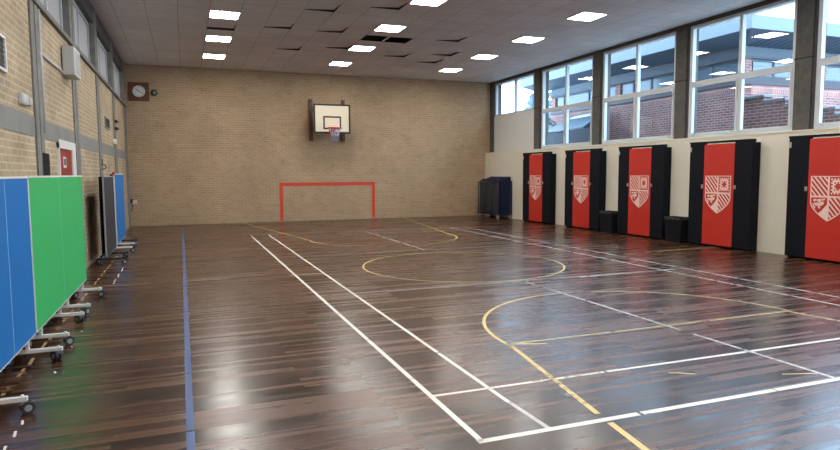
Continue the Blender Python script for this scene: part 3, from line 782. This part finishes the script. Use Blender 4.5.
q = MB(); q.cyl((-.78, YB - .03, 4.12), (-.78, YB, 4.12), .05, 16); q.build('bell_mount', 'dark_metal', be)
q = MB(); q.sphere((-.78, YB - .035, 4.12), .105, 20, 10, (1, .42, 1)); q.build('bell_gong', 'bell', be)
q = MB(); q.cyl((-.78, YB - .09, 4.12), (-.78, YB - .07, 4.12), .03, 12); q.build('bell_nut', 'hub', be)

# socket with cable, low in the left corner of the end wall
so = thing('wall_socket', (-1.47, YB, .76), 'small socket box with dangling cable low in the left corner', 'socket')
q = MB(); q.box((-1.56, YB - .06, .70), (-1.40, YB, .81), .006); q.build('socket_box', 'socket', so)
q = MB(); q.box((-1.58, YB - .075, .715), (-1.52, YB - .012, .86), .006); q.build('plug', 'dark_metal', so)
q = MB(); q.tube([(-1.55, YB - .04, .72), (-1.53, YB - .04, .60), (-1.55, YB - .04, .50), (-1.60, YB - .03, .47), (-1.615, YB - .02, .46)], .008, 6); q.build('cable', 'dark_metal', so)

# ------------------------------------------------------------------ left wall: door, heater box, vents, conduits
dr = bpy.data.objects.new('door_1', None); dr.location = (XL, 10.35, 0); COL.objects.link(dr); struct(dr)
q = MB(); q.box((XL, 9.70, 0), (XL + .03, 9.76, 2.05)); q.box((XL, 10.76, 0), (XL + .035, 11.06, 2.05)); q.box((XL, 9.70, 1.97), (XL + .036, 11.06, 2.09)); q.build('door_frame', 'white_paint', dr)
q = MB(); q.box((XL, 9.76, .01), (XL + .016, 10.76, 1.97)); lf = q.build('door_leaf', 'red_door', dr)
q = MB(); q.box((XL + .016, 10.05, 1.70), (XL + .020, 10.27, 1.86)); q.build('door_sign', 'white_paint', lf)
q = MB(); q.box((XL + .020, 10.08, 1.74), (XL + .021, 10.24, 1.83)); q.build('door_sign_print', 'shed_roof', lf)
q = MB(); q.cyl((XL + .016, 10.68, 1.02), (XL + .05, 10.68, 1.02), .012, 8); q.cyl((XL + .05, 10.69, 1.02), (XL + .05, 10.56, 1.02), .011, 8); q.build('door_handle', 'steel', lf)

hb = thing('wall_heater', (XL, 10.9, 3.05), 'pale grey metal box fixed high on the left wall under the windows', 'heater')
q = MB(); q.box((XL + .012, 10.40, 3.06), (XL + .175, 10.95, 3.48), .012); q.build('heater_case', 'light_metal', hb)
q = MB()
for k in range(9): q.box((XL + .174, 10.46, 3.11 + k * .038), (XL + .178, 10.89, 3.128 + k * .038))
q.build('front_grille', 'hub', hb)
q = MB(); q.box((XL, 10.45, 3.10), (XL + .014, 10.90, 3.44)); q.build('wall_plate', 'dark_metal', hb)
one(lambda b_: b_.tube([(XL + .02, 8.86, 3.09), (XL + .02, 10.36, 3.09)], .016, 10), 'conduit', 'white_paint', 'white horizontal conduit running from the near pillar to the grey wall box', 'pipe', None, (XL, 9.7, 3.09))
one(lambda b_: b_.tube([(XL + .02, 8.88, 2.12), (XL + .02, 8.88, 3.62)], .017, 10), 'conduit', 'light_metal', 'pale vertical conduit beside the nearest pillar of the left wall', 'pipe', None, (XL, 8.9, 2.12))
def vent(y0, y1, z0, z1, lab, fr):
    root = thing('wall_vent', (XL, (y0 + y1) / 2, z0), lab, 'vent')
    q = MB(); t = .03
    q.box((XL, y0, z0), (XL + .03, y1, z0 + t), .003); q.box((XL, y0, z1 - t), (XL + .03, y1, z1), .003); q.box((XL, y0, z0 + t), (XL + .03, y0 + t, z1 - t), .003); q.box((XL, y1 - t, z0 + t), (XL + .03, y1, z1 - t), .003); q.build('vent_frame', fr, root)
    q = MB(); q.box((XL, y0 + t, z0 + t), (XL + .010, y1 - t, z1 - t)); q.build('vent_mesh', 'mesh_dark', root)
    q = MB(); n = 6
    for k in range(n): z = z0 + t + (z1 - z0 - 2 * t) * (k + .5) / n; q.box((XL + .010, y0 + t, z - .006), (XL + .018, y1 - t, z + .002))
    q.build('vent_slat', 'mesh_dark', root)
vent(6.1, 7.22, 2.60, 2.95, 'dark vent with pale frame on the left wall at the left picture edge', 'white_paint')
vent(15.42, 16.3, 2.64, 2.90, 'small dark vent high on the left wall beyond the red door', 'hub')
def small_box(y0, y1, z0, z1, d, mat, name, lab, cat, group=None):
    root = thing(name, (XL, (y0 + y1) / 2, z0), lab, cat, group)
    q = MB(); q.box((XL, y0, z0), (XL + d, y1, z1), .008); q.build('box_body', mat, root)
    q = MB(); q.box((XL + d, y0 + .015, z0 + .015), (XL + d + .006, y1 - .015, z1 - .015), .002); q.build('box_cover', mat, root)
small_box(7.70, 7.95, 2.355, 2.475, .045, 'light_metal', 'junction_box', 'larger pale junction box left of the nearest pillar on the left wall', 'junction box')
small_box(8.02, 8.18, 2.375, 2.47, .04, 'light_metal', 'junction_box', 'smaller pale junction box touching the nearest pillar on the left wall', 'junction box')
PX = XL + .022
def pillar_box(y, z, s, mat, name, lab, cat):
    root = thing(name, (PX, y, z), lab, cat)
    q = MB(); q.box((PX, y - s * 1.6, z - s / 2), (PX + s * .8, y + s * 1.6, z + s / 2), .006); q.build('box_body', mat, root)
    q = MB(); q.cyl((PX + s * .8, y, z), (PX + s * 1.1, y, z), s * .3, 10); q.build('knob', mat, root)
pillar_box(17.5, 2.94, .075, 'dark_metal', 'switch_box', 'upper of two small black boxes on the farthest left wall pillar', 'switch')
pillar_box(17.5, 2.76, .075, 'dark_metal', 'switch_box', 'lower of two small black boxes on the farthest left wall pillar', 'switch')
small_box(16.95, 17.2, 2.36, 2.48, .07, 'white_paint', 'junction_box', 'small white box on the concrete band near the farthest left wall pillar', 'junction box')
hk = thing('hanging_hook', (PX, 14.4, 1.78), 'small black hook hanging on the pillar above the grey board', 'hook')
q = MB(); q.box((PX, 14.36, 1.80), (PX + .02, 14.44, 1.92), .004); q.build('hook_plate', 'dark_metal', hk)
q = MB(); q.torus((PX + .03, 14.4, 1.76), .045, .010, 'y', 20, 6); q.build('hook_ring', 'dark_metal', hk)
one(lambda b_: b_.box((XL + .002, 8.66, 0), (XL + .03, 9.02, 1.87), .004), 'leaning_board', 'black_lam', 'narrow black board standing on the left wall behind the green screen', 'board', None, (XL + .016, 8.84, 0))

# ------------------------------------------------------------------ rolling screens along the left wall
def castor(mb_w, mb_f, x, y, r=.052, ang=0.):
    ca, sa = math.cos(ang), math.sin(ang)
    cx, cy = x + .03 * ca, y + .03 * sa
    nx, ny = -sa, ca
    for o_ in (-.020, .020):
        mb_w.cyl((cx + nx * (o_ - .010), cy + ny * (o_ - .010), r), (cx + nx * (o_ + .010), cy + ny * (o_ + .010), r), r, 20)
    mb_f.cyl((x, y, r + .02), (x, y, .10), .014, 10)
    mb_f.cyl((cx - nx * .034, cy - ny * .034, r), (cx + nx * .034, cy + ny * .034, r), .016, 10)
    mb_f.cyl((cx - nx * .0315, cy - ny * .0315, r), (cx + nx * .0315, cy + ny * .0315, r), r * .55, 14)
    mb_f.tube([(x, y, r + .045), (cx, cy, r + .01)], .016, 8)
def foot(root, y, xp, xa, xb, mat, ang):
    ft = MB(); ft.box((xa, y - .018, .088), (xb, y + .018, .122), .005); ft.box((xp - .016, y - .016, .11), (xp + .016, y + .016, .36), .003)
    ft.cyl((xb - .03, y, .12), (xb - .03, y, .134), .010, 8)
    f_ = ft.build('foot', mat, root)
    for k, x in enumerate((xb - .035, xa + .045)):
        w_, fk = MB(), MB(); castor(w_, fk, x, y, .042, ang + k * 1.2)
        c_ = w_.build('castor', 'rubber', f_); 
        fk.build('castor_fork', 'hub', f_)
def screen(name, y0, y1, x, z0, z1, mat, seams, feet, foot_mats, label, edge='white_metal', rear=None, cap=None, reach=-1.055):
    root = thing(name, (x, (y0 + y1) / 2, 0), label, 'screen')
    cuts = [y0] + [s for s in seams] + [y1]
    for k in range(len(cuts) - 1):
        q = MB(); q.box((x - .012, cuts[k] + .006, z0 + .012), (x + .012, cuts[k + 1] - .006, z1 - .016), .002); q.build('screen_panel', mat, root)
    e = MB(); e.box((x - .016, y0, z1 - .018), (x + .016, y1, z1), .003); e.box((x - .016, y0 - .004, z0), (x + .010, y0 + .008, z1 - .018)); e.box((x - .016, y1 - .008, z0), (x + .010, y1 + .004, z1 - .018)); e.box((x - .015, y0, z0), (x + .009, y1, z0 + .013))
    e.build('edge_trim', edge, root)
    for s in seams:
        q = MB(); q.box((x - .014, s - .006, z0 + .012), (x + .0115, s + .006, z1 - .017)); q.build('seam_strip', 'seam', root)
    for k, (fy, fm) in enumerate(zip(feet, foot_mats)): foot(root, fy, x - .028, x - .19, reach, fm, .4 + k * 1.9)
    q = MB()
    for fy in feet: q.box((x - .046, fy - .014, .20), (x - .016, fy + .014, z1 - .25), .003)
    q.box((x - .044, y0 + .05, z1 - .34), (x - .018, y1 - .05, z1 - .30), .003); q.build('rear_frame', 'dark_metal', root)
    if rear:
        q = MB(); q.box((x - .075, y0 + .02, .22), (x - .055, y1 - .1, z1 - .01), .003); q.build('rear_leaf', rear, root)
    if cap:
        q = MB(); q.box((x - .03, cap - .05, z1 - .03), (x + .02, cap + .03, z1 + .03), .006); cp = q.build('corner_clamp', 'red_metal', root); cp['label'] = 'small red corner clamp'
    return root
screen('rolling_screen', 4.50, 6.14, -1.27, .215, 1.587, 'blue_board', [5.41], [4.70, 5.98], ['white_metal'] * 2, 'nearest blue rolling screen on white castor feet at the left picture edge', reach=-1.035)
screen('rolling_screen', 6.19, 9.13, -1.27, .215, 1.592, 'green_board', [7.56], [6.50, 7.44, 7.90, 8.98], ['white_metal'] * 4, 'bright green two panel rolling screen on white castor feet', reach=-1.065)
screen('rolling_screen', 11.95, 13.50, -1.32, .16, 1.575, 'grey_board', [], [12.15, 13.0], ['dark_metal'] * 2, 'dark grey rolling screen on black castor feet beyond the green one', edge='hub', rear='black_lam')
screen('rolling_screen', 13.85, 15.75, -1.33, .18, 1.62, 'blue_board', [], [14.0, 14.75, 15.45], ['white_metal', 'white_metal', 'dark_metal'], 'farther blue rolling screen nearest the brick end wall', rear='black_lam', cap=13.84)

# ------------------------------------------------------------------ outside the right hand windows
g = MB(); g.box((XW + .3, -30, -.2), (80, 80, -.02)); struct(g.build('ground', 'ground'))
XA, YA, YA2 = 15.0, 13.4, 23.3
bd = thing('brick_building', (XA + 3, 18, 0), 'flat roofed brick building with pale blue fascia outside the right windows', 'building')
bands = [(-.05, 3.86, 'brick_wall', 'brick_out', 0.), (3.86, 4.08, 'soldier_course', 'soldier', .012), (4.08, 4.30, 'sill_band', 'mauve', .05), (4.80, 4.86, 'gutter', 'gutter', .10), (4.86, 5.14, 'render_band', 'pale_band', .02)]
for z0, z1, nm, mt, pr in bands:
    if mt in ('brick_out', 'soldier'):
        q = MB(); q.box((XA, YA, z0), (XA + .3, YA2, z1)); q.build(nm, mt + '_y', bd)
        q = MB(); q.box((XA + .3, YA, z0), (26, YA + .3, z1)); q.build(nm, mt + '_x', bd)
    else:
        q = MB(); q.box((XA - pr, YA - pr, z0), (XA + .3, YA2, z1)); q.box((XA + .3, YA - pr, z0), (26, YA + .3, z1)); q.build(nm, mt, bd)
q = MB(); q.box((XA + .06, YA + .06, 4.30), (XA + .25, YA2 - .4, 4.80)); q.box((XA + .4, YA + .06, 4.30), (26, YA + .25, 4.80)); q.build('window_strip', 'glass_far', bd)
q = MB()
for y in (13.5, 18.9, 23.15): q.box((XA, y - .14, 4.30), (XA + .2, y + .14, 4.80))
for x in (15.15, 18.2, 21.4): q.box((x - .14, YA, 4.30), (x + .14, YA + .2, 4.80))
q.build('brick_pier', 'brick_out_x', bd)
q = MB()
for y in [14.6, 15.4, 17.2, 18.1, 19.8, 20.7, 22.4]: q.box((XA + .02, y - .03, 4.30), (XA + .1, y + .03, 4.80))
q.box((XA + .02, YA, 4.30), (XA + .1, YA2, 4.35)); q.box((XA + .02, YA, 4.75), (XA + .1, YA2, 4.80))
for x in [16.2, 17.2, 19.2, 20.3]: q.box((x - .03, YA + .02, 4.30), (x + .03, YA + .1, 4.80))
q.box((XA + .2, YA + .02, 4.30), (26, YA + .1, 4.35)); q.box((XA + .2, YA + .02, 4.75), (26, YA + .1, 4.80)); q.build('window_frame', 'pale_band', bd)
q = MB(); Y0f, Xf = 12.33, 14.0
q.poly([(Xf, Y0f, 5.34), (Xf, 24.2, 5.34), (XA, 24.2, 5.14), (XA, YA, 5.14)], (0, 0, .02)); q.build('soffit', 'soffit', bd)
q = MB(); q.poly([(Xf, Y0f, 5.34), (XA, YA, 5.14), (26, YA, 5.14), (26, Y0f, 5.34)], (0, 0, .02)); q.build('soffit', 'soffit_rib', bd)
q = MB()
for k in range(44): x = 15.1 + k * .25; q.poly([(x, Y0f + .02, 5.325), (x + .10, Y0f + .02, 5.325), (x + .10, YA, 5.125), (x, YA, 5.125)], (0, 0, .02))
q.build('soffit_ribs', 'soffit', bd)
q = MB(); q.box((Xf - .06, Y0f - .06, 5.32), (Xf, 24.2, 5.67)); q.box((Xf + .001, Y0f - .06, 5.32), (26, Y0f, 5.67)); q.build('fascia', 'fascia', bd)
q = MB(); q.box((Xf + .01, Y0f + .01, 5.37), (26, 24.19, 5.42)); q.build('flat_roof', 'soffit', bd)

# stepped garden wall
sw = thing('stepped_wall', (13.1, 9.5, 0), 'low brick wall with stepped blue grey coping outside, in front of the building', 'wall')
steps = [(11.03, 11.75, 3.36), (10.46, 11.03, 3.22), (9.88, 10.46, 3.08), (9.28, 9.88, 2.90), (8.68, 9.28, 2.74), (8.0, 8.68, 2.58)]
q = MB()
for y0, y1, z in steps: q.box((13.0, y0, -.05), (13.25, y1, z))
q.build('brick_wall', 'brick_out_y', sw)
for y0, y1, z in steps:
    q = MB(); q.box((12.96, y0 - .03, z), (13.29, y1 + .02, z + .06), .008); q.build('coping_slab', 'coping', sw)

# shed with boarded front and sheet roof, seen through the second window
sh = thing('garden_shed', (13.6, 18.0, 0), 'blue grey boarded shed with pale sheet roof outside the second window', 'shed')
q = MB(); n = 30; y0, y1 = 17.7, 21.4
for k in range(n):
    a = y0 + (y1 - y0) * k / n; bq = y0 + (y1 - y0) * (k + 1) / n - .012
    q.box((13.0, a, 0), (13.03, bq, 3.10 + (.02 if k % 2 else 0) - (.05 if 8 < k < 18 else 0)))
q.poly([(13.06, y0 + .62, 0), (14.68, y0 + 1.72, 0), (14.68, y0 + 1.72, 3.72), (13.06, y0 + .62, 3.11)], (0, .03, 0)); q.poly([(13.06, y1 - .05, 0), (14.68, y1 - .05, 0), (14.68, y1 - .05, 3.68), (13.06, y1 - .05, 3.05)], (0, .03, 0))
q.build('board_cladding', 'shed_board', sh)
q = MB(); q.poly([(13.06, y0 + .6, 3.12), (13.06, y1, 3.06), (14.7, y1, 3.70), (14.7, y0 + 1.7, 3.74)], (0, 0, .05)); q.build('sheet_roof', 'shed_roof', sh)
q = MB(); q.poly([(14.66, y0 + 1.7, 3.75), (14.66, y1, 3.71), (14.9, y1, 3.80), (14.9, y0 + 1.9, 3.85)], (0, 0, .06)); q.build('roof_ridge', 'shed_ridge', sh)
# foliage clumps
def bush(name, ctr, r, mat, lab, cat, n=240, trunk=None):
    root = thing(name, (ctr[0], ctr[1], 0), lab, cat)
    q = MB(); rnd = random.Random(int(ctr[1] * 100))
    for k in range(n):
        d = Vector((rnd.gauss(0, 1), rnd.gauss(0, 1), rnd.gauss(0, 1))).normalized() * rnd.uniform(.55, 1.0)
        p = Vector((ctr[0] + d.x * r[0], ctr[1] + d.y * r[1], ctr[2] + d.z * r[2]))
        n1 = Vector((rnd.gauss(0, 1), rnd.gauss(0, 1), rnd.gauss(0, 1))).normalized(); n2 = n1.cross(Vector((.3, .5, .8))).normalized()
        s = max(r) * .16
        q.poly([p + n1 * s, p + n2 * s * .6, p - n1 * s, p - n2 * s * .6])
    q.build('foliage', mat, root)
    q = MB(); q.cyl((ctr[0], ctr[1], 0), (ctr[0], ctr[1], ctr[2]), .08, 8, .04); q.build('trunk', 'bark', root)
bush('shrub', (14.0, 22.3, 3.2), (.6, .7, .7), 'leaf', 'pale green shrub at the left end of the shed roof', 'shrub')
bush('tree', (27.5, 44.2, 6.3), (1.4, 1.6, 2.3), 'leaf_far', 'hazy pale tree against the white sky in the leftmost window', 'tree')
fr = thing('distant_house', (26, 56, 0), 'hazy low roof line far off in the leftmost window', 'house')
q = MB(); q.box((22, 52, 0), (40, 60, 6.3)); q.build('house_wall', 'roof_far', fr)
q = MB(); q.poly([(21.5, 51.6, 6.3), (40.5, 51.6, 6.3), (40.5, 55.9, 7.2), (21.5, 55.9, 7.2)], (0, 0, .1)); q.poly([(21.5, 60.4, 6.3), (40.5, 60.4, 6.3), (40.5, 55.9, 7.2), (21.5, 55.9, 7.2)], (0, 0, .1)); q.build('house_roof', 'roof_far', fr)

# ------------------------------------------------------------------ sky and camera
wd = bpy.data.worlds.new('overcast_sky'); S.world = wd; wd.use_nodes = True
nt = wd.node_tree; nt.nodes.clear()
out = nt.nodes.new('ShaderNodeOutputWorld'); bg = nt.nodes.new('ShaderNodeBackground')
bg.inputs['Color'].default_value = (.52, .75, 1., 1); bg.inputs['Strength'].default_value = 5.
nt.links.new(bg.outputs[0], out.inputs['Surface'])

f, pitch, yaw, roll = 616.5, .08387, .3634, .005838
cd = bpy.data.cameras.new('camera'); cam = bpy.data.objects.new('camera', cd); COL.objects.link(cam)
cd.sensor_fit = 'HORIZONTAL'; cd.sensor_width = 36; cd.lens = f / 840 * 36; cd.clip_start = .05; cd.clip_end = 300
cy, sy, cp, sp = math.cos(yaw), math.sin(yaw), math.cos(pitch), math.sin(pitch)
F = Vector((sy * cp, cy * cp, -sp)); R = Vector((cy, -sy, 0)); D = -(R.cross(F))
R2 = R * math.cos(roll) + D * math.sin(roll); D2 = -R * math.sin(roll) + D * math.cos(roll)
mw = Matrix(((R2.x, -D2.x, -F.x, 0), (R2.y, -D2.y, -F.y, 0), (R2.z, -D2.z, -F.z, CAM_H), (0, 0, 0, 1)))
cam.matrix_world = mw
S.camera = cam

S.view_settings.view_transform = 'Standard'; S.view_settings.look = 'None'
S.view_settings.gamma = 1; S.view_settings.exposure = 1.1; S.view_settings.use_curve_mapping = False
S.cycles.max_bounces = 8; S.cycles.transparent_max_bounces = 12; S.cycles.caustics_reflective = False
